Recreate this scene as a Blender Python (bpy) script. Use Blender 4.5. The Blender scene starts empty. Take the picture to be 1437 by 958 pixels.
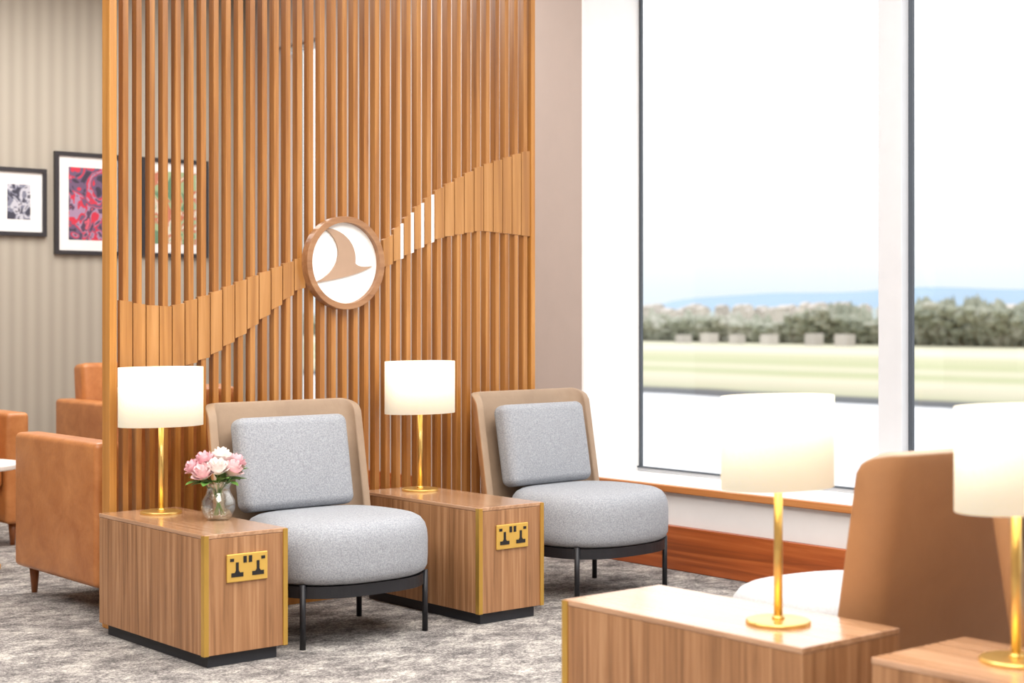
import bpy, bmesh, math, random
from mathutils import Vector, Matrix
random.seed(7)
S = bpy.context.scene
COL = S.collection
try:
    S.view_settings.view_transform = 'Standard'
    S.view_settings.look = 'None'
    S.view_settings.exposure = 0.0
except Exception: pass

# ------------------------------------------------------------------ materials
def srgb(r, g, b):
    f = lambda c: (c/255/12.92) if c/255 <= 0.04045 else ((c/255+0.055)/1.055)**2.4
    return (f(r), f(g), f(b), 1.0)

def newmat(name):
    m = bpy.data.materials.new(name); m.use_nodes = True
    return m, m.node_tree, m.node_tree.nodes['Principled BSDF']

def coords(nt, scale, kind='Object'):
    tc = nt.nodes.new('ShaderNodeTexCoord'); mp = nt.nodes.new('ShaderNodeMapping')
    mp.inputs['Scale'].default_value = scale
    nt.links.new(tc.outputs[kind], mp.inputs['Vector'])
    return mp.outputs['Vector']

def ramp(nt, fac, stops, interp='LINEAR'):
    r = nt.nodes.new('ShaderNodeValToRGB'); r.color_ramp.interpolation = interp
    el = r.color_ramp.elements
    while len(el) < len(stops): el.new(0.5)
    for e, (p, c) in zip(el, stops): e.position = p; e.color = c
    nt.links.new(fac, r.inputs['Fac']); return r.outputs['Color']

def noise(nt, vec, scale=5, detail=3, rough=0.5, dist=0.0):
    n = nt.nodes.new('ShaderNodeTexNoise')
    n.inputs['Scale'].default_value = scale; n.inputs['Detail'].default_value = detail
    n.inputs['Roughness'].default_value = rough; n.inputs['Distortion'].default_value = dist
    nt.links.new(vec, n.inputs['Vector']); return n.outputs['Fac']

def bump(nt, p, h, strength, dist=0.01):
    b = nt.nodes.new('ShaderNodeBump'); b.inputs['Strength'].default_value = strength
    b.inputs['Distance'].default_value = dist
    nt.links.new(h, b.inputs['Height']); nt.links.new(b.outputs['Normal'], p.inputs['Normal'])

def plain(name, col, rough=0.5, metal=0.0, var=0.0, scale=8):
    m, nt, p = newmat(name)
    c = srgb(*col)
    v = coords(nt, (1, 1, 1)); n = noise(nt, v, scale, 3)
    k = max(var, 0.015)
    lo = tuple(x*(1-k) for x in c[:3])+(1,); hi = tuple(min(1, x*(1+k)) for x in c[:3])+(1,)
    nt.links.new(ramp(nt, n, [(0.3, lo), (0.7, hi)]), p.inputs['Base Color'])
    p.inputs['Roughness'].default_value = rough; p.inputs['Metallic'].default_value = metal
    return m

def wood(name, dark, mid, light, axis='z', rough=0.4, s=1.0, coat=0.0):
    m, nt, p = newmat(name)
    sc = {'z': (38*s, 38*s, 1.3*s), 'y': (38*s, 1.3*s, 38*s), 'x': (1.3*s, 38*s, 38*s)}[axis]
    v = coords(nt, sc)
    n = noise(nt, v, 1.0, 5, 0.6, 0.6)
    nt.links.new(ramp(nt, n, [(0.30, srgb(*dark)), (0.5, srgb(*mid)), (0.70, srgb(*light))]), p.inputs['Base Color'])
    p.inputs['Roughness'].default_value = rough
    if coat:
        p.inputs['Coat Weight'].default_value = coat; p.inputs['Coat Roughness'].default_value = 0.18
    bump(nt, p, n, 0.08, 0.002)
    return m

def fabric(name, c1, c2, scale=160, b=0.5):
    m, nt, p = newmat(name)
    v = coords(nt, (1, 1, 1)); n = noise(nt, v, scale, 4, 0.7)
    nt.links.new(ramp(nt, n, [(0.33, srgb(*c1)), (0.66, srgb(*c2))]), p.inputs['Base Color'])
    p.inputs['Roughness'].default_value = 0.95
    bump(nt, p, n, b, 0.004)
    return m

def leather(name, c1, c2, rough=0.42, s=5, crease=0.15):
    m, nt, p = newmat(name)
    v = coords(nt, (1, 1, 1)); n = noise(nt, v, s, 6, 0.65, 0.4); n2 = noise(nt, v, 60, 4)
    nt.links.new(ramp(nt, n, [(0.33, srgb(*c1)), (0.68, srgb(*c2))]), p.inputs['Base Color'])
    p.inputs['Roughness'].default_value = rough
    bump(nt, p, n2, crease, 0.003)
    return m

M = {}
M['slat'] = wood('slat_oak', (128, 78, 34), (164, 108, 50), (190, 136, 76), 'z', 0.32, 0.6)
M['post'] = wood('post_oak', (160, 102, 42), (184, 126, 58), (200, 145, 78), 'z', 0.35, 0.5)
M['band'] = wood('band_oak', (148, 98, 50), (174, 122, 66), (194, 143, 88), 'z', 0.28, 0.5)
M['ring'] = wood('ring_wood', (132, 90, 58), (154, 110, 74), (172, 130, 92), 'x', 0.4, 0.5)
M['bird'] = plain('emblem_taupe', (172, 142, 118), 0.5, 0, 0.05)
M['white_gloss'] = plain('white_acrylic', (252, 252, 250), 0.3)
M['walnut'] = wood('walnut_side', (122, 84, 52), (158, 113, 76), (184, 141, 102), 'z', 0.45, 1.0)
M['walnut_top'] = wood('walnut_top', (150, 110, 80), (178, 137, 104), (200, 160, 128), 'y', 0.24, 1.0, 0.7)
M['redwood'] = wood('red_wood', (124, 60, 26), (160, 80, 36), (184, 104, 54), 'y', 0.35, 0.6)
M['sillwood'] = wood('sill_wood', (156, 92, 44), (180, 114, 60), (196, 136, 80), 'y', 0.4, 0.6)
M['legwood'] = wood('leg_wood', (110, 60, 28), (135, 78, 38), (150, 92, 50), 'z', 0.4)
M['brass'] = plain('brass', (228, 190, 112), 0.28, 0.85, 0.03)
M['brass_plate'] = plain('brass_plate', (226, 184, 92), 0.4, 0.55, 0.03)
M['brass_strip'] = plain('brass_strip', (212, 170, 84), 0.3, 0.75, 0.04)
M['black'] = plain('black_metal', (38, 38, 42), 0.45, 0.3)
M['plinth'] = plain('plinth_black', (40, 42, 48), 0.6)
M['slot'] = plain('slot_black', (22, 20, 20), 0.5)
M['grey'] = fabric('grey_weave', (132, 135, 141), (170, 173, 179))
M['pale'] = fabric('pale_weave', (164, 164, 166), (192, 192, 194))
M['tan'] = leather('tan_leather', (164, 118, 80), (172, 126, 86), 0.6)
M['taupe'] = leather('taupe_leather', (152, 128, 106), (166, 142, 118), 0.6)
M['cognac'] = leather('cognac_leather', (168, 102, 52), (196, 130, 76), 0.38, 6, 0.25)
M['white'] = plain('white_paint', (244, 243, 242), 0.6)
M['mullion'] = plain('mullion_paint', (204, 206, 210), 0.5)
M['apron'] = plain('apron_paint', (222, 219, 218), 0.6)
M['taupewall'] = plain('taupe_wall', (180, 165, 157), 0.75)
M['ceil'] = plain('ceiling_white', (240, 239, 236), 0.8)
M['gasket'] = plain('gasket_grey', (70, 76, 84), 0.5)
M['pictureframe'] = plain('frame_black', (48, 46, 50), 0.4)
M['mat'] = plain('mount_white', (236, 234, 232), 0.8)
M['marble'] = plain('table_white', (240, 236, 230), 0.3)

def mat_shade():
    m, nt, p = newmat('lamp_shade_linen')
    v = coords(nt, (1, 1, 1)); n = noise(nt, v, 220, 3)
    nt.links.new(ramp(nt, n, [(0.3, srgb(236, 226, 200)), (0.7, srgb(245, 237, 213))]), p.inputs['Base Color'])
    p.inputs['Roughness'].default_value = 0.9
    p.inputs['Emission Color'].default_value = (1.0, 0.92, 0.73, 1)
    p.inputs['Emission Strength'].default_value = 0.4
    return m
M['shade'] = mat_shade()

def mat_carpet():
    m, nt, p = newmat('carpet')
    v = coords(nt, (1.0, 1.0, 1))
    mp = nt.nodes.new('ShaderNodeMapping'); mp.inputs['Rotation'].default_value = (0, 0, math.radians(40))
    mp.inputs['Scale'].default_value = (1.0, 1.3, 1)
    nt.links.new(v, mp.inputs['Vector'])
    a = noise(nt, mp.outputs['Vector'], 5.5, 12, 0.9, 0.1)
    b = noise(nt, v, 90, 4, 0.85)
    mx = nt.nodes.new('ShaderNodeMix'); mx.data_type = 'FLOAT'; mx.inputs[0].default_value = 0.36
    nt.links.new(a, mx.inputs[2]); nt.links.new(b, mx.inputs[3])
    nt.links.new(ramp(nt, mx.outputs[0], [(0.405, srgb(58, 55, 56)), (0.465, srgb(104, 99, 98)), (0.505, srgb(146, 141, 138)), (0.55, srgb(192, 186, 178)), (0.605, srgb(230, 226, 220))]), p.inputs['Base Color'])
    p.inputs['Roughness'].default_value = 1.0
    bump(nt, p, b, 0.6, 0.01)
    return m
M['carpet'] = mat_carpet()

def mat_wallpaper():
    m, nt, p = newmat('pleated_wallpaper')
    v = coords(nt, (1, 1, 1))
    w = nt.nodes.new('ShaderNodeTexWave'); w.wave_type = 'BANDS'; w.bands_direction = 'X'
    w.inputs['Scale'].default_value = 3.1; w.inputs['Distortion'].default_value = 0.5
    w.inputs['Detail'].default_value = 2
    mp = nt.nodes.new('ShaderNodeMapping'); mp.inputs['Scale'].default_value = (1, 1, 0.05)
    nt.links.new(v, mp.inputs['Vector']); nt.links.new(mp.outputs['Vector'], w.inputs['Vector'])
    nt.links.new(ramp(nt, w.outputs['Fac'], [(0.0, srgb(163, 155, 142)), (1.0, srgb(175, 167, 154))]), p.inputs['Base Color'])
    p.inputs['Roughness'].default_value = 0.8
    return m
M['wallpaper'] = mat_wallpaper()

def mat_thin_glass(name, lo, hi, tint=(1, 1, 1, 1)):
    m = bpy.data.materials.new(name); m.use_nodes = True
    nt = m.node_tree; nt.nodes.clear()
    o = nt.nodes.new('ShaderNodeOutputMaterial'); t = nt.nodes.new('ShaderNodeBsdfTransparent'); t.inputs[0].default_value = tint
    g = nt.nodes.new('ShaderNodeBsdfGlossy'); g.inputs['Roughness'].default_value = 0.02
    mx = nt.nodes.new('ShaderNodeMixShader')
    if hi is None: mx.inputs[0].default_value = lo
    else:
        lw = nt.nodes.new('ShaderNodeLayerWeight'); lw.inputs['Blend'].default_value = 0.35
        mr = nt.nodes.new('ShaderNodeMapRange'); mr.inputs[3].default_value = lo; mr.inputs[4].default_value = hi
        nt.links.new(lw.outputs['Facing'], mr.inputs[0]); nt.links.new(mr.outputs[0], mx.inputs[0])
    nt.links.new(t.outputs[0], mx.inputs[1]); nt.links.new(g.outputs[0], mx.inputs[2])
    nt.links.new(mx.outputs[0], o.inputs[0]); return m
M['pane'] = mat_thin_glass('window_glass', 0.018, None)
M['vase'] = mat_thin_glass('clear_glass', 0.06, 0.55, (0.96, 0.98, 0.97, 1))

def mat_art(name, stops, scale, dist):
    m, nt, p = newmat(name)
    v = coords(nt, (1, 1, 1)); n = noise(nt, v, scale, 2, 0.5, dist)
    nt.links.new(ramp(nt, n, stops, 'CONSTANT'), p.inputs['Base Color'])
    p.inputs['Roughness'].default_value = 0.4; return m
M['art_grey'] = mat_art('print_grey', [(0, srgb(60, 60, 75)), (0.42, srgb(120, 122, 140)), (0.5, srgb(190, 190, 200)), (0.6, srgb(90, 88, 100))], 14, 1.0)
M['art_red'] = mat_art('print_red', [(0, srgb(60, 52, 70)), (0.38, srgb(106, 84, 112)), (0.47, srgb(200, 52, 74)), (0.53, srgb(160, 132, 160)), (0.58, srgb(84, 62, 84)), (0.66, srgb(205, 90, 110))], 6, 1.5)
M['art_green'] = mat_art('print_green', [(0, srgb(104, 136, 108)), (0.42, srgb(160, 180, 140)), (0.5, srgb(190, 120, 96)), (0.56, srgb(215, 208, 190)), (0.64, srgb(120, 156, 120))], 6, 1.0)
M['petal_pink'] = plain('petal_pink', (246, 210, 212), 0.7, 0, 0.07, 40)
M['petal_pale'] = plain('petal_pale', (253, 243, 238), 0.7, 0, 0.04, 40)
M['petal_rose'] = plain('petal_rose', (238, 188, 196), 0.7, 0, 0.09, 40)
M['leaf'] = plain('leaf_green', (84, 128, 52), 0.6, 0, 0.25, 40)
M['stem'] = plain('stem_green', (120, 150, 90), 0.6)

# ------------------------------------------------------------------ mesh helpers
def mesh_obj(name, verts, faces, mats, parent=None, smooth=False, loc=(0, 0, 0), rot=(0, 0, 0)):
    me = bpy.data.meshes.new(name); me.from_pydata([tuple(v) for v in verts], [], faces); me.update()
    bm = bmesh.new(); bm.from_mesh(me); bmesh.ops.recalc_face_normals(bm, faces=bm.faces); bm.to_mesh(me); bm.free()
    if smooth:
        for p in me.polygons: p.use_smooth = True
    ob = bpy.data.objects.new(name, me); COL.objects.link(ob)
    for m in (mats if isinstance(mats, (list, tuple)) else [mats]): me.materials.append(M[m] if isinstance(m, str) else m)
    ob.location = loc; ob.rotation_euler = rot
    if parent: ob.parent = parent
    return ob

class MB:
    def __init__(s): s.v = []; s.f = []
    def box(s, x0, x1, y0, y1, z0, z1):
        b = len(s.v)
        s.v += [(x0, y0, z0), (x1, y0, z0), (x1, y1, z0), (x0, y1, z0), (x0, y0, z1), (x1, y0, z1), (x1, y1, z1), (x0, y1, z1)]
        s.f += [tuple(b+i for i in q) for q in ((0, 3, 2, 1), (4, 5, 6, 7), (0, 1, 5, 4), (1, 2, 6, 5), (2, 3, 7, 6), (3, 0, 4, 7))]
        return s
    def prism(s, pts, y0, y1):
        b = len(s.v); n = len(pts)
        s.v += [(x, y0, z) for x, z in pts]+[(x, y1, z) for x, z in pts]
        s.f += [tuple(b+i for i in range(n)), tuple(b+n+i for i in reversed(range(n)))]
        s.f += [(b+i, b+(i+1) % n, b+n+(i+1) % n, b+n+i) for i in range(n)]
        return s
    def rings(s, rings, cap0=True, cap1=True):
        b = len(s.v); n = len(rings[0])
        for r in rings: s.v += [tuple(p) for p in r]
        for k in range(len(rings)-1):
            for i in range(n):
                s.f.append((b+k*n+i, b+k*n+(i+1) % n, b+(k+1)*n+(i+1) % n, b+(k+1)*n+i))
        if cap0: s.f.append(tuple(b+i for i in reversed(range(n))))
        if cap1: s.f.append(tuple(b+(len(rings)-1)*n+i for i in range(n)))
        return s
    def lathe(s, prof, n=48, sx=1, sy=1, cx=0, cy=0, cap0=True, cap1=True):
        return s.rings([[(cx+r*sx*math.cos(2*math.pi*i/n), cy+r*sy*math.sin(2*math.pi*i/n), z) for i in range(n)] for r, z in prof], cap0, cap1)
    def tube(s, pts, rad, n=8):
        rs = []
        for i, p in enumerate(pts):
            p = Vector(p); a = Vector(pts[max(0, i-1)]); c = Vector(pts[min(len(pts)-1, i+1)])
            d = (c-a).normalized(); u = d.orthogonal().normalized(); w = d.cross(u)
            r = rad[i] if isinstance(rad, (list, tuple)) else rad
            rs.append([p+u*r*math.cos(2*math.pi*k/n)+w*r*math.sin(2*math.pi*k/n) for k in range(n)])
        return s.rings(rs)
    def obj(s, name, mats, parent=None, smooth=False, bevel=0, **k):
        o = mesh_obj(name, s.v, s.f, mats, parent, smooth, **k)
        if bevel:
            m = o.modifiers.new('bevel', 'BEVEL'); m.width = bevel; m.segments = 3; m.limit_method = 'ANGLE'
        return o

def rbox(name, size, r, mats, parent, loc=(0, 0, 0), rot=(0, 0, 0), puff=(0, 0, 0)):
    h = [x/2 for x in size]; r = min(r, min(h)*0.98); n = 12; N = n+1; K = 4
    bm = bmesh.new(); bmesh.ops.create_cube(bm, size=2)
    bmesh.ops.subdivide_edges(bm, edges=bm.edges[:], cuts=n, use_grid_fill=True)
    def remap(t, H):
        u = (t+1)/2*N
        if u <= K: return -H+r*u/K
        if u >= N-K: return H-r*(N-u)/K
        return -(H-r)+2*(H-r)*(u-K)/(N-2*K)
    for v in bm.verts:
        q = v.co.copy()
        p = Vector([remap(q[i], h[i]) for i in range(3)])
        g = Vector([p[i]/h[i] for i in range(3)])
        inn = Vector([max(-(h[i]-r), min(h[i]-r, p[i])) for i in range(3)])
        d = p-inn
        if d.length > 1e-7: p = inn+d.normalized()*r
        for i in range(3):
            if puff[i]:
                a, b = [j for j in range(3) if j != i]
                p[i] += g[i]*puff[i]*(1-g[a]**2)*(1-g[b]**2)
        v.co = p
    me = bpy.data.meshes.new(name); bm.to_mesh(me); bm.free()
    for p in me.polygons: p.use_smooth = True
    ob = bpy.data.objects.new(name, me); COL.objects.link(ob)
    me.materials.append(M[mats]); ob.location = loc; ob.rotation_euler = rot; ob.parent = parent
    return ob

def thing(name, label, cat, loc, rotz=0, group=None):
    e = bpy.data.objects.new(name, None); e.empty_display_size = 0.1; COL.objects.link(e)
    e.location = loc; e.rotation_euler = (0, 0, math.radians(rotz))
    e['label'] = label; e['category'] = cat
    if group: e['group'] = group
    return e

def copy_thing(src, loc, rotz=0, label=None):
    def cp(o, par):
        c = o.copy(); COL.objects.link(c)
        if par: c.parent = par
        for ch in o.children: cp(ch, c)
        return c
    e = cp(src, None); e.location = loc; e.rotation_euler = (0, 0, math.radians(rotz))
    if label: e['label'] = label
    return e

def struct(o, **k):
    o['kind'] = 'structure'
    return o

# ------------------------------------------------------------------ room shell
WX = 6.12; GX = 6.55; YB = 11.2; ZC = 3.9; SILL = 0.445; HEAD = 3.45; RY = 6.65; WX2 = 6.62
struct(MB().box(-3, 7.15, -3, YB, -0.1, 0).obj('floor', 'carpet'))
struct(MB().box(-3.1, 7.15, -3.1, YB+0.1, ZC, ZC+0.1).obj('ceiling', 'ceil'))
struct(MB().box(-3.1, 7.15, YB, YB+0.1, 0, ZC).obj('wall_back', 'wallpaper'))
struct(MB().box(-3.1, -3, -3, YB, 0, ZC).obj('wall_left', 'taupewall'))
struct(MB().box(-3.1, WX+0.6, -3.1, -3, 0, ZC).obj('wall_front', 'taupewall'))
w = MB(); W2A, W2B = 10.12, 10.80
w.box(WX, GX+0.018, RY+0.02, 8.2, 0, ZC)
w.box(WX2, WX2+.2, 8.2, W2A, 0, ZC)
w.box(WX2, WX2+.2, W2B, YB, 0, ZC)
w.box(WX2, WX2+.2, W2A, W2B, 0, SILL)
w.box(WX2, WX2+.2, W2A, W2B, HEAD, ZC)
w.box(GX+0.018, WX2+.2, 8.0, 8.2, 0, ZC)
struct(w.obj('wall_right', 'taupewall'))
struct(MB().box(WX, GX+0.1, -3, RY+0.02, 0, SILL-0.035).box(WX, GX+0.1, -3, RY+0.02, HEAD, ZC).obj('wall_window', 'apron'))
struct(MB().box(WX, GX+0.018, RY, RY+0.02, SILL, HEAD).obj('trim_1', 'white'))
struct(MB().box(WX-0.015, WX, RY-0.005, RY+0.012, SILL, HEAD).obj('trim_2', 'white'))
struct(MB().box(WX+0.0, GX+0.03, -3, RY, SILL-0.035, SILL).obj('trim_3', 'white'))
struct(MB().box(WX-0.04, WX, -3, RY+0.05, SILL-0.036, SILL+0.002).obj('trim_4', 'sillwood', bevel=0.006))
struct(MB().box(WX-0.03, WX, -3, 8.2, 0, 0.235).box(WX2-0.03, WX2, 8.2, YB, 0, 0.235).obj('baseboard_right', 'redwood', bevel=0.006))
struct(MB().box(-3, WX2-0.03, YB-0.03, YB, 0, 0.2).obj('baseboard_back', 'redwood', bevel=0.006))

def window(name, y1, y0, mull, gx):
    fr = MB()
    edges = []
    cur = y1
    for m0, m1 in mull:
        edges.append((m1, cur)); cur = m0
        fr.box(gx-0.06, gx+0.04, m0, m1, SILL, HEAD)
    edges.append((y0, cur))
    fr.box(gx-0.01, gx+0.05, y0, y1, SILL, SILL+0.02)
    fr.box(gx-0.01, gx+0.05, y0, y1, HEAD-0.05, HEAD)
    f = struct(fr.obj(name, 'mullion', bevel=0.003))
    ga = MB(); gl = MB()
    for a, b in edges:
        ga.box(gx-0.005, gx+0.012, b-(0.018 if b > 6 else .024), b, SILL+0.02, HEAD-0.05)
        ga.box(gx-0.02, gx+0.03, a, a+0.008, SILL+0.02, HEAD-0.05)
        ga.box(gx-0.02, gx+0.012, a, b, SILL+0.02, SILL+0.028)
        gl.box(gx+0.005, gx+0.010, a+0.008, b-0.012, SILL+0.028, HEAD-0.05)
    ga.obj('gasket', 'gasket', f); gl.obj('glass_pane', 'pane', f)
    return f
window('window_1', RY, -2.6, [(4.765, 4.905), (2.865, 3.005), (0.965, 1.105), (-0.935, -0.795)], GX)
window('window_2', W2B, W2A, [], WX2+.08)

# ------------------------------------------------------------------ outside
def mat_ground():
    m, nt, p = newmat('airfield')
    v = coords(nt, (1, 1, 1)); sx = nt.nodes.new('ShaderNodeSeparateXYZ'); nt.links.new(v, sx.inputs[0])
    n = noise(nt, v, 0.04, 5, 0.7); ma = nt.nodes.new('ShaderNodeMath'); ma.operation = 'MULTIPLY_ADD'
    nt.links.new(n, ma.inputs[0]); ma.inputs[1].default_value = 8; nt.links.new(sx.outputs[0], ma.inputs[2])
    mr = nt.nodes.new('ShaderNodeMapRange'); mr.inputs[1].default_value = 7; mr.inputs[2].default_value = 407
    nt.links.new(ma.outputs[0], mr.inputs[0])
    P = lambda x: x/400
    st = [(0, srgb(214, 216, 220)), (P(89.5), srgb(208, 210, 214)), (P(90), srgb(66, 70, 76)), (P(97), srgb(80, 82, 84)), (P(99), srgb(160, 160, 132)),
          (P(106), srgb(172, 168, 144)), (P(120), srgb(188, 182, 160)), (P(132), srgb(156, 162, 122)), (P(146), srgb(184, 180, 156)),
          (P(160), srgb(162, 166, 128)), (P(190), srgb(176, 175, 144)), (P(215), srgb(200, 196, 176)), (P(262), srgb(186, 184, 160))]
    nt.links.new(ramp(nt, mr.outputs[0], st), p.inputs['Base Color']); p.inputs['Roughness'].default_value = 1
    return m
M['ground'] = mat_ground()
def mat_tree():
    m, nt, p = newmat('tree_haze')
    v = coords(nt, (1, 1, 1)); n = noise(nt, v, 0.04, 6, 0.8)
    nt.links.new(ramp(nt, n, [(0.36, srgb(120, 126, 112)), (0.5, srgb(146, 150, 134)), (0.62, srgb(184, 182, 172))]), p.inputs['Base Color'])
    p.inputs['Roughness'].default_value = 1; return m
M['tree'] = mat_tree()
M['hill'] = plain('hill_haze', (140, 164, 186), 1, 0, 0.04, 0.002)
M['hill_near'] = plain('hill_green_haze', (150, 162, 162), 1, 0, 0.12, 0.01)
M['house'] = plain('house_wall', (186, 180, 174), 1, 0, 0.15, 0.1)
struct(mesh_obj('ground', [(8, -3000, -5), (6000, -3000, -5), (6000, 6000, -5), (8, 6000, -5)], [(0, 1, 2, 3)], 'ground'))
t = MB(); rnd = random.Random(3)
def blob(mb, c, r, h):
    rs = []
    for k in range(4):
        a = -math.pi/2+math.pi*(k+.3)/3.4
        rs.append([(c[0]+r*(0.15+max(0, math.cos(a)))*math.cos(2*math.pi*i/6)*rnd.uniform(.6, 1.3), c[1]+r*(0.15+max(0, math.cos(a)))*math.sin(2*math.pi*i/6)*rnd.uniform(.6, 1.3), c[2]+h*(1+math.sin(a))/2*rnd.uniform(.9, 1.08)) for i in range(6)])
    mb.rings(rs)
y = -120; wlk = 0
while y < 560:
    wlk = wlk*.88+rnd.uniform(-.95, .95)
    env = 6.5+.7*math.sin(y*.045)+wlk+(1.3 if 182 < y < 206 else 0)-(.9 if y > 232 else 0)
    env = min(9.2, max(4.2, env))
    for q in range(2): blob(t, (283+rnd.uniform(-3, 3), y+rnd.uniform(-.5, .5), -5.2), rnd.uniform(.9, 1.9), env*rnd.uniform(.85, 1.1)+.6)
    for k in range(8):
        hh = rnd.uniform(1.0, 2.4)
        zz = -5.3+(env-hh+.3)*rnd.random()
        blob(t, (276-zz*1.4+rnd.uniform(-2, 1), y+rnd.uniform(-2, 2), zz), rnd.uniform(.7, 1.6), hh)
    y += rnd.uniform(0.7, 1.2)
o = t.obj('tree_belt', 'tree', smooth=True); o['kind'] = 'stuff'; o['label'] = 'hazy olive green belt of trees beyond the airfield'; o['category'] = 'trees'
t = MB()
for i in range(80):
    yy = rnd.uniform(330, 640); xx = rnd.uniform(560, 640); hh = rnd.uniform(-.4, 2.6); ww = rnd.uniform(1.6, 4.6)
    t.box(xx, xx+6, yy, yy+ww*1.6, -5, 3.4+hh)
    t.prism([(xx-0.5, 3.4+hh), (xx+6.5, 3.4+hh), (xx+3, 5.0+hh)], yy, yy+ww*1.6)
for i in range(6):
    yy = 205+i*9.5+rnd.uniform(-3, 3); hh = rnd.uniform(1.6, 2.6)
    t.box(262, 265, yy, yy+rnd.uniform(2, 3.4), -5, -5+hh)
o = t.obj('distant_houses', 'house'); o['kind'] = 'stuff'; o['label'] = 'pale distant houses scattered among the trees'; o['category'] = 'houses'
def ridge(name, x, y0, y1, base, amp, seed, mat, label):
    r = random.Random(seed); n = 120; v = []; f = []
    ph = [r.uniform(0, 6) for _ in range(6)]
    for i in range(n+1):
        u = i/n; yy = y0+(y1-y0)*u
        h = base+amp*sum(math.sin(u*(4+6*k)+ph[k])/(1+k) for k in range(6))/2
        h *= math.sin(math.pi*min(1, max(0, u)))**0.4
        v += [(x, yy, -6), (x+x*0.08, yy, max(h, -4)), (x+x*0.3, yy, -6)]
    for i in range(n):
        a = i*3; f += [(a, a+3, a+4, a+1), (a+1, a+4, a+5, a+2)]
    o = mesh_obj(name, v, f, mat, smooth=True); o['label'] = label; o['category'] = 'hill'
    return o
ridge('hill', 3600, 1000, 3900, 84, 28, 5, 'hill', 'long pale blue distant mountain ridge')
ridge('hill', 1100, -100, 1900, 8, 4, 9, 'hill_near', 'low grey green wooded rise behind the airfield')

# ------------------------------------------------------------------ slatted screen
SX0, SX1, SY = 3.08, 5.495, 6.37
scr = thing('slatted_screen', 'tall oak slatted room divider with wave band and round bird emblem', 'room divider', (0, 0, 0))
ZT = ZC-0.02; D = 0.043
MB().box(SX0, SX0+0.035, SY-0.012, SY+0.06, 0, ZT).obj('side_post', 'post', scr, bevel=0.003)
MB().box(SX1-0.028, SX1, SY-0.012, SY+0.06, 0, ZT).obj('side_post', 'post', scr, bevel=0.003)
MB().box(SX0+0.035, SX1-0.028, SY-0.005, SY+0.05, ZT-0.08, ZT).obj('top_rail', 'post', scr)
MB().box(SX0+0.035, SX1-0.028, SY-0.002, SY+0.045, 0.0, 0.06).obj('bottom_rail', 'post', scr)
sl = MB(); PIT = 0.0632; xs = []
x = SX0+0.035+0.034
while x+0.024 < SX1-0.035:
    sl.box(x, x+0.025, SY, SY+D, 0.06, ZT-0.08); xs.append(x+0.0125); x += PIT
sl.obj('slats', 'slat', scr)
CX, CZ = 4.277, 1.598
topc = [(3.0, 1.43), (3.10, 1.423), (3.25, 1.395), (3.38, 1.388), (3.573, 1.446), (3.737, 1.509), (3.887, 1.56), (4.039, 1.616), (4.3, 1.66), (4.531, 1.71), (4.725, 1.885), (4.872, 1.988), (5.133, 2.114), (5.42, 2.205), (5.6, 2.24)]
botc = [(3.0, 1.12), (3.10, 1.121), (3.38, 1.10), (3.573, 1.165), (3.737, 1.259), (3.887, 1.363), (4.039, 1.473), (4.3, 1.53), (4.531, 1.582), (4.725, 1.674), (4.872, 1.738), (5.133, 1.783), (5.42, 1.767), (5.6, 1.75)]
def itp(c, x):
    for (a, b), (d, e) in zip(c, c[1:]):
        if a <= x <= d: return b+(e-b)*(x-a)/(d-a)
    return c[-1][1]
for side in (-1, 1):
    bd = MB()
    for xc in xs:
        if abs(xc-CX) < 0.215 or (xc-CX)*side < 0: continue
        highlight = 4.58 < xc < 4.86
        a, b = xc-0.0290, xc+(0.011 if highlight else 0.0290)
        if a < SX0+.036: a = SX0+.036
        k = 0.6
        tz = itp(topc, xc); bz = itp(botc, xc)
        L = lambda c, z0, xx: z0+k*(itp(c, xx)-z0)
        bd.prism([(a, L(botc, bz, a)), (b, L(botc, bz, b)), (b, L(topc, tz, b)), (a, L(topc, tz, a))], SY-0.004, SY+0.02)
        if highlight:  # white strips added in the gaps, standing in for bright highlights on the band
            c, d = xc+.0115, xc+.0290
            MB().prism([(c, L(botc, bz, c)), (d, L(botc, bz, d)), (d, L(topc, tz, d)), (c, L(topc, tz, c))], SY-0.004, SY+0.012).obj('highlight_strip', 'white_gloss', scr)
    bd.obj('wave_band', 'band', scr)
def circ(r, n=72): return [(CX+r*math.cos(2*math.pi*i/n), CZ+r*math.sin(2*math.pi*i/n)) for i in range(n)]
rg = MB(); A = circ(0.222); B = circ(0.193)
ys = (SY-0.05, SY+0.0)
rg.rings([[(p[0], ys[0], p[1]) for p in B], [(p[0], ys[0], p[1]) for p in A], [(p[0], ys[1], p[1]) for p in A], [(p[0], ys[1], p[1]) for p in B], [(p[0], ys[0], p[1]) for p in B]], False, False)
rg.obj('emblem_ring', 'ring', scr, bevel=0.003)
MB().prism(circ(0.193), SY-0.02, SY-0.007).obj('emblem_disc', 'white_gloss', scr)
ctrl = [((-.52, .76), (-.10, .78), (.36, .50), (.30, .00)),
        ((.30, .00), (.36, -.07), (.50, -.09), (.76, -.05)),
        ((.76, -.05), (.40, -.26), (-.20, -.36), (-.84, -.46)),
        ((-.84, -.46), (-.20, -.30), (.16, .34), (-.52, .76))]
bp = []
for p0, p1, p2, p3 in ctrl:
    for i in range(12):
        t_ = i/12; s_ = 1-t_
        bp.append(tuple(s_**3*p0[j]+3*s_*s_*t_*p1[j]+3*s_*t_*t_*p2[j]+t_**3*p3[j] for j in range(2)))
MB().prism([(CX+u*0.215, CZ+v*0.215) for u, v in bp], SY-0.03, SY-0.0205).obj('emblem_bird', 'bird', scr)

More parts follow.
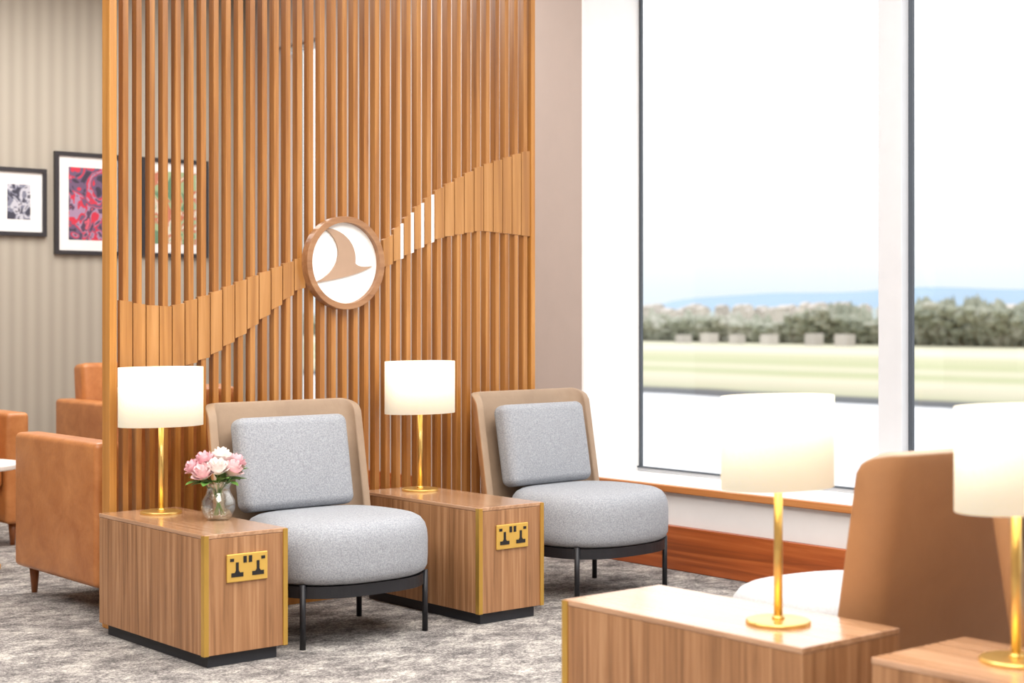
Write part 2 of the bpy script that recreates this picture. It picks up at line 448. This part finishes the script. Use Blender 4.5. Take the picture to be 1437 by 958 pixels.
# ------------------------------------------------------------------ side tables
TH = .512
def side_table(label, loc, rotz, xr):
    tb = thing('side_table', label, 'side table', loc, rotz, 'walnut box side tables')
    MB().box(-.172, xr-.028, -.422, .422, 0, .052).obj('plinth', 'plinth', tb)
    MB().box(-.2, xr, -.45, .45, .05, TH-.017).obj('cabinet_body', 'walnut', tb, bevel=0.002)
    MB().box(-.201, xr+.001, -.451, .451, TH-.016, TH).obj('table_top', 'walnut_top', tb, bevel=0.002)
    MB().box(-.204, -.184, -.455, -.449, .05, TH-.003).box(-.2045, -.199, -.4545, -.431, .05, TH-.003).obj('corner_strip', 'brass_strip', tb)
    MB().box(xr-.016, xr+.004, -.455, -.449, .05, TH-.003).box(xr-.001, xr+.0045, -.4545, -.431, .05, TH-.003).obj('corner_strip', 'brass_strip', tb)
    pl = MB().box(-.09, .09, -.459, -.45, .322, .430).obj('socket_plate', 'brass_plate', tb, bevel=0.003, loc=(-.017, 0, 0))
    for cx in (-.046, .046):
        MB().prism([(cx-.006, .398), (cx+.006, .398), (cx+.006, .366), (cx+.012, .358), (cx+.026, .358), (cx+.026, .342), (cx-.026, .342), (cx-.026, .358), (cx-.012, .358), (cx-.006, .366)], -.461, -.4588).obj('socket_outlet', 'slot', pl)
        MB().box(cx*.26-.007, cx*.26+.007, -.461, -.4588, .394, .420).obj('usb_port', 'slot', pl)
        MB().box(cx*1.5-.008, cx*1.5+.008, -.461, -.4588, .402, .414).obj('rocker_switch', 'slot', pl)
    return tb
side_table('walnut box side table holding a lamp and flower vase', (3.205, 5.85, 0), 0, .163)
side_table('walnut box side table between the two grey lounge chairs', (4.545, 5.85, 0), 0, .165)
side_table('walnut box side table holding a lamp beside pale seat', (3.345, 3.06, 0), 180, .2)
side_table('walnut box side table holding a lamp, behind another table', (3.39, 1.98, 0), 0, .19)

# ------------------------------------------------------------------ lounge chairs
def supere(rx, ry, cy, n, k=72):
    out = []
    for i in range(k):
        a = 2*math.pi*i/k; c, s_ = math.cos(a), math.sin(a)
        out.append((math.copysign(abs(c)**(2/n), c)*rx, cy+math.copysign(abs(s_)**(2/n), s_)*ry))
    return out
def lounge(label, loc, rotz, seatmat='grey', cushion=True):
    ch = thing('lounge_chair', label, 'chair', loc, rotz, 'armless lounge chairs')
    prof = [(.09, .252), (.035, .255), (.012, .268), (.002, .29), (.0, .33), (.0, .40), (.003, .435), (.012, .465), (.028, .487), (.052, .500), (.09, .507), (.16, .510), (.3, .512)]
    MB().rings([[(px, py, z) for px, py in supere(.372-o, .345-o, -.065, 2.6)] for o, z in prof]).obj('seat', seatmat, ch, True)
    fr = MB()
    O = supere(.352, .325, -.06, 2.8); I = supere(.31, .28, -.06, 2.8)
    fr.rings([[(a, b, .205) for a, b in O], [(a, b, .253) for a, b in O], [(a, b, .253) for a, b in I], [(a, b, .205) for a, b in I], [(a, b, .205) for a, b in O]], False, False)
    fr.obj('seat_frame', 'black', ch)
    for lx, ly in ((-.308, -.285), (.308, -.285), (-.28, .17), (.28, .17)):
        MB().lathe([(.0125, 0), (.0125, .262 if ly < 0 else .21)], 16, cx=lx, cy=ly).obj('leg', 'black', ch, True)
    half, rc, T = .356, .06, .97
    path = []
    for i in range(25): path.append((-half+rc+(2*half-2*rc)*i/24, 0))
    arc = [(half-rc+rc*math.sin(a), -(rc-rc*math.cos(a))) for a in [math.pi/2*j/10 for j in range(1, 11)]]
    path = [(-a, b) for a, b in reversed(arc)]+path+arc
    L = [0]
    for (a, b), (c, d) in zip(path, path[1:]): L.append(L[-1]+math.hypot(c-a, d-b))
    tot = L[-1]; R = .07; nz = 24; v = []; f = []
    for i, (px, py) in enumerate(path):
        e = min(L[i], tot-L[i])
        zt = T if e > R else T-R*(1-math.sqrt(max(0, 1-((R-e)/R)**2)))*.9
        for j in range(nz):
            z = .23+(zt-.23)*(j/(nz-1))
            lean = .385-.175*(T-z)
            v.append((px, lean+py, z))
    for i in range(len(path)-1):
        for j in range(nz-1):
            a = i*nz+j; f.append((a, a+nz, a+nz+1, a+1))
    me = bpy.data.meshes.new('backrest_shell'); me.from_pydata(v, [], f); me.update()
    o = bpy.data.objects.new('backrest_shell', me); COL.objects.link(o); o.parent = ch
    me.materials.append(M['taupe']); me.materials.append(M['tan'])
    for p in me.polygons: p.use_smooth = True
    if me.polygons[len(me.polygons)//2].normal.y > 0: me.flip_normals()
    m = o.modifiers.new('thick', 'SOLIDIFY'); m.thickness = .042; m.offset = -1; m.material_offset = 1; m.material_offset_rim = 0
    m = o.modifiers.new('bevel', 'BEVEL'); m.width = .008; m.segments = 3; m.limit_method = 'ANGLE'; m.angle_limit = math.radians(50)
    if cushion:
        rbox('back_cushion', (.56, .11, .405), .04, seatmat, ch, (-.03, .228, .705), (-math.radians(10.5), 0, 0), puff=(.0, .018, .0))
    return ch
lounge('grey upholstered lounge chair with taupe shell between two side tables', (3.80, 5.76, 0), 0)
lounge('grey upholstered lounge chair with taupe shell near the window', (5.33, 5.83, 0), 3)
lounge('pale seat lounge chair with tan leather shell back beside table', (4.03, 3.075, 0), 174, 'pale')
lounge('lounge chair with taupe shell beside a small lamp table', (4.02, 2.02, 0), 0, 'grey')

# ------------------------------------------------------------------ lamps
def lamp(loc, label):
    l = thing('table_lamp', label, 'lamp', loc, 0, 'brass table lamps')
    MB().lathe([(.088, 0), (.088, .008), (.085, .011), (.02, .013)], 56).obj('lamp_base', 'brass', l, True, bevel=0.001)
    MB().lathe([(.012, .012), (.012, .40)], 24).lathe([(.018, .012), (.016, .02), (.012, .022)], 24).obj('lamp_pole', 'brass', l, True)
    n = 72; rx, ry = .190, .118; z0, z1 = .370, .618
    def el(r, z): return [((rx+r)*math.cos(2*math.pi*i/n), (ry+r)*math.sin(2*math.pi*i/n), z) for i in range(n)]
    MB().rings([el(-.003, z0), el(0, z0), el(0, z1), el(-.003, z1), el(-.003, z0)], False, False).obj('lamp_shade', 'shade', l, True)
    sp = MB()
    for k in range(4):
        a = math.pi/4+math.pi/2*k
        sp.tube([(0, 0, .40), ((rx-.002)*math.cos(a), (ry-.002)*math.sin(a), .40)], .0015, 6)
    sp.lathe([(.014, .39), (.014, .44)], 16); sp.obj('shade_carrier', 'brass', l)
    MB().lathe([(.012, .44), (.028, .47), (.032, .50), (.022, .53), (.001, .54)], 20).obj('light_bulb', 'shade', l, True)
    ld = bpy.data.lights.new('lamp_glow', 'POINT'); ld.energy = .5; ld.color = (1, .88, .7); ld.shadow_soft_size = .05
    lo = bpy.data.objects.new('lamp_glow', ld); COL.objects.link(lo); lo.location = (0, 0, .57); lo.parent = l
    return l
lamp((3.205, 6.13, TH), 'brass table lamp with cream shade beside the flower vase')
lamp((4.57, 6.13, TH), 'brass table lamp with cream shade between the grey chairs')
lamp((3.345, 2.86, TH), 'brass table lamp with cream shade beside pale chair')
lamp((3.41, 2.17, TH), 'brass table lamp with cream shade on corner table')

# ------------------------------------------------------------------ vase + flowers
VX, VY, VZ = 3.28, 5.78, TH
vs = thing('flower_vase', 'small round clear glass vase holding pink flowers', 'vase', (VX, VY, VZ))
po = [(.0, .0), (.042, .0), (.046, .006), (.058, .02), (.070, .05), (.068, .08), (.052, .108), (.046, .125), (.052, .145), (.060, .158)]
pi_ = [(.057, .157), (.049, .145), (.043, .125), (.049, .108), (.065, .08), (.067, .05), (.055, .022), (.0, .008)]
MB().lathe([(max(r, .001), z) for r, z in po+pi_], 48).obj('vase_body', 'vase', vs, True)
def bloom_mesh(mb, c, R, seed, tilt):
    r = random.Random(seed)
    mt = Matrix.Translation(c) @ Matrix.Rotation(tilt[0], 4, 'X') @ Matrix.Rotation(tilt[1], 4, 'Y')
    for layer, (cnt, rad, hgt) in enumerate([(4, .34, .92), (5, .60, .86), (6, .84, .70), (7, 1.0, .40)]):
        for k in range(cnt):
            a0 = 2*math.pi*k/cnt+r.uniform(-.2, .2)+layer*.5; wd = 2*math.pi/cnt*1.25
            b = len(mb.v); N, K = 7, 7
            cup = r.uniform(.92, 1.08)
            for i in range(N):
                u = i/(N-1)
                for j in range(K):
                    t_ = j/(K-1)*2-1
                    w_ = wd*(.45+.55*math.sin(math.pi*min(1, u*.75+.1)))
                    uu = u*(1-.16*t_*t_)
                    rr = R*rad*cup*math.sin(min(1, uu*1.05)*math.pi*.56)+R*.05*(uu > .8)
                    z = R*(-.6+uu*(hgt+.6))-R*.12*(layer/3)*uu**4*3
                    an = a0+t_*w_*.5
                    mb.v.append(tuple(mt @ Vector((rr*math.cos(an), rr*math.sin(an), z))))
            for i in range(N-1):
                for j in range(K-1):
                    q = b+i*K+j; mb.f.append((q, q+1, q+K+1, q+K))
def leaf(mb, base, tip, w):
    base, tip = Vector(base), Vector(tip); d = tip-base; side = d.cross(Vector((0, 0, 1))).normalized(); up = side.cross(d).normalized()
    b = len(mb.v); N = 8
    for i in range(N+1):
        u = i/N; ww = w*math.sin(math.pi*u)**.8+.0005; c = base+d*u+up*(.25*d.length*u*(1-u))
        mb.v += [tuple(c-side*ww+up*ww*.3), tuple(c), tuple(c+side*ww+up*ww*.3)]
    for i in range(N):
        q = b+i*3; mb.f += [(q, q+1, q+4, q+3), (q+1, q+2, q+5, q+4)]
fl = [(-.080, -.02, .195, .048, 'petal_pink', 'pink'), (-.03, -.045, .215, .050, 'petal_pale', 'pale blush'), (.040, -.040, .205, .048, 'petal_pink', 'pink'), (.080, .0, .225, .046, 'petal_rose', 'rose pink'),
      (-.045, .030, .24, .048, 'petal_rose', 'rose pink'), (.025, .02, .25, .050, 'petal_pale', 'pale blush'), (-.090, .04, .215, .040, 'petal_rose', 'rose pink'), (.07, .05, .205, .042, 'petal_pink', 'pink')]
for i, (fx, fy, fz, R, mt, cn) in enumerate(fl):
    e = thing('flower', cn+' ruffled flower with green stem in glass vase', 'flower', (VX, VY, VZ), 0, 'pink flowers in the vase')
    mb = MB(); bloom_mesh(mb, (fx, fy, fz), R, i, (-fy*6, fx*6)); mb.obj('bloom', mt, e, True)
    bx, by = -fx*.25, -fy*.25
    MB().tube([(bx, by, .02), (fx*.25, fy*.25, .13), (fx*.7, fy*.7, fz-.06), (fx, fy, fz-.01)], .0028).obj('stem', 'stem', e, True)
    a = math.atan2(fy, fx)
    lb = MB(); leaf(lb, (fx*.5, fy*.5, .155), (fx*.5+.10*math.cos(a+.5), fy*.5+.10*math.sin(a+.5), .155+.03*(i % 3)-.005), .022)
    lb.obj('leaf', 'leaf', e, True)
    lb = MB(); leaf(lb, (fx*.4, fy*.4, .15), (fx*.4+.09*math.cos(a-.6), fy*.4+.09*math.sin(a-.6), .145+.02*(i % 2)), .02)
    lb.obj('leaf', 'leaf', e, True)

# ------------------------------------------------------------------ cognac armchairs, coffee table
def armchair(label):
    c = thing('armchair', label, 'armchair', (0, 0, 0), 0, 'cognac leather armchairs')
    rbox('base', (.62, .74, .16), .02, 'cognac', c, (0, .02, .25))
    for sx in (-1, 1): rbox('armrest', (.14, .90, .65), .028, 'cognac', c, (sx*.365, 0, .455))
    rbox('backrest', (.60, .17, .72), .04, 'cognac', c, (0, .35, .66), (-math.radians(6), 0, 0), puff=(0, .015, 0))
    rbox('seat_cushion', (.585, .66, .15), .04, 'cognac', c, (0, -.09, .405), puff=(0, 0, .02))
    for sx in (-1, 1):
        for sy in (-1, 1):
            MB().lathe([(.014, 0), (.026, .14)], 16, cx=sx*.36, cy=sy*.38).obj('leg', 'legwood', c, True)
    return c
ac = armchair('cognac leather armchair backing onto the slatted screen')
ac.location = (3.58, 7.08, 0); ac.rotation_euler = (0, 0, math.pi)
copy_thing(ac, (5.05, 9.91, 0), 0, 'cognac leather armchair beneath framed prints by patterned wall')
copy_thing(ac, (3.42, 9.45, 0), 0, 'cognac leather armchair beside the white coffee table')
ct = thing('coffee_table', 'round white topped coffee table with brass ring base', 'table', (3.20, 8.35, 0))
MB().lathe([(.29, .535), (.30, .54), (.30, .56), (.295, .565)], 48).obj('table_top', 'marble', ct, True, bevel=0.002)
MB().lathe([(.20, 0), (.20, .02), (.03, .03), (.025, .53), (.1, .535)], 40).obj('pedestal', 'brass', ct, True)

# ------------------------------------------------------------------ framed prints
def picture(x0, x1, z0, z1, art, label, mw=.09):
    p = thing('framed_print', label, 'picture', ((x0+x1)/2, YB, (z0+z1)/2), 0, 'framed prints on the wall')
    w, h = (x1-x0)/2, (z1-z0)/2; t = .03
    MB().box(-w, w, -.035, 0, h-t, h).box(-w, w, -.035, 0, -h, -h+t).box(-w, -w+t, -.035, 0, -h+t, h-t).box(w-t, w, -.035, 0, -h+t, h-t).obj('frame', 'pictureframe', p)
    MB().box(-w+t, w-t, -.018, -.004, -h+t, h-t).obj('mount', 'mat', p)
    MB().box(-w+mw, w-mw, -.0195, -.0175, -h+mw, h-mw).obj('print', art, p)
picture(4.50, 4.915, 1.925, 2.42, 'art_grey', 'small black framed grey photographic print', .12)
picture(4.98, 5.51, 1.80, 2.56, 'art_red', 'black framed print with red and purple shapes', .11)
picture(5.68, 6.25, 1.80, 2.56, 'art_green', 'black framed print with green and red shapes', .10)

# ------------------------------------------------------------------ lights
def area(name, loc, sx, sy, e, col=(1, .97, .93), rot=(0, 0, 0)):
    l = bpy.data.lights.new(name, 'AREA'); l.shape = 'RECTANGLE'; l.size = sx; l.size_y = sy; l.energy = e; l.color = col
    o = bpy.data.objects.new(name, l); COL.objects.link(o); o.location = loc; o.rotation_euler = rot; return o
area('ceiling_fill', (1.2, 1.2, 3.85), 3, 3, 255)  # unseen area lights added under the ceiling to brighten the room
area('ceiling_fill', (4.3, 3.4, 3.85), 3, 2.6, 200)
area('ceiling_fill', (0.6, 5.0, 3.85), 3, 3, 205)
area('ceiling_fill', (4.2, 8.8, 3.85), 3, 3, 210)
wd = bpy.data.worlds.new('sky'); S.world = wd; wd.use_nodes = True
nt = wd.node_tree; bg = nt.nodes['Background']
tc = nt.nodes.new('ShaderNodeTexCoord'); sp = nt.nodes.new('ShaderNodeSeparateXYZ'); nt.links.new(tc.outputs['Generated'], sp.inputs[0])
c = ramp(nt, sp.outputs[2], [(0.0, (.41, .46, .49, 1)), (0.015, (.43, .475, .50, 1)), (0.035, (.49, .51, .52, 1)), (0.07, (.56, .57, .57, 1)), (0.3, (1, 1, 1, 1))])
nt.links.new(c, bg.inputs['Color']); bg.inputs['Strength'].default_value = 2.15

# ------------------------------------------------------------------ camera
cd = bpy.data.cameras.new('camera'); cam = bpy.data.objects.new('camera', cd); COL.objects.link(cam); S.camera = cam
cam.location = (0, 0, 1.35); cam.rotation_euler = (math.pi/2, 0, -math.radians(40))
cd.sensor_width = 36; cd.sensor_fit = 'HORIZONTAL'; cd.lens = 36*2240/1437; cd.shift_y = -37/1437
cd.clip_start = .05; cd.clip_end = 20000
cd.dof.use_dof = True; cd.dof.focus_distance = 6.9; cd.dof.aperture_fstop = 2.6
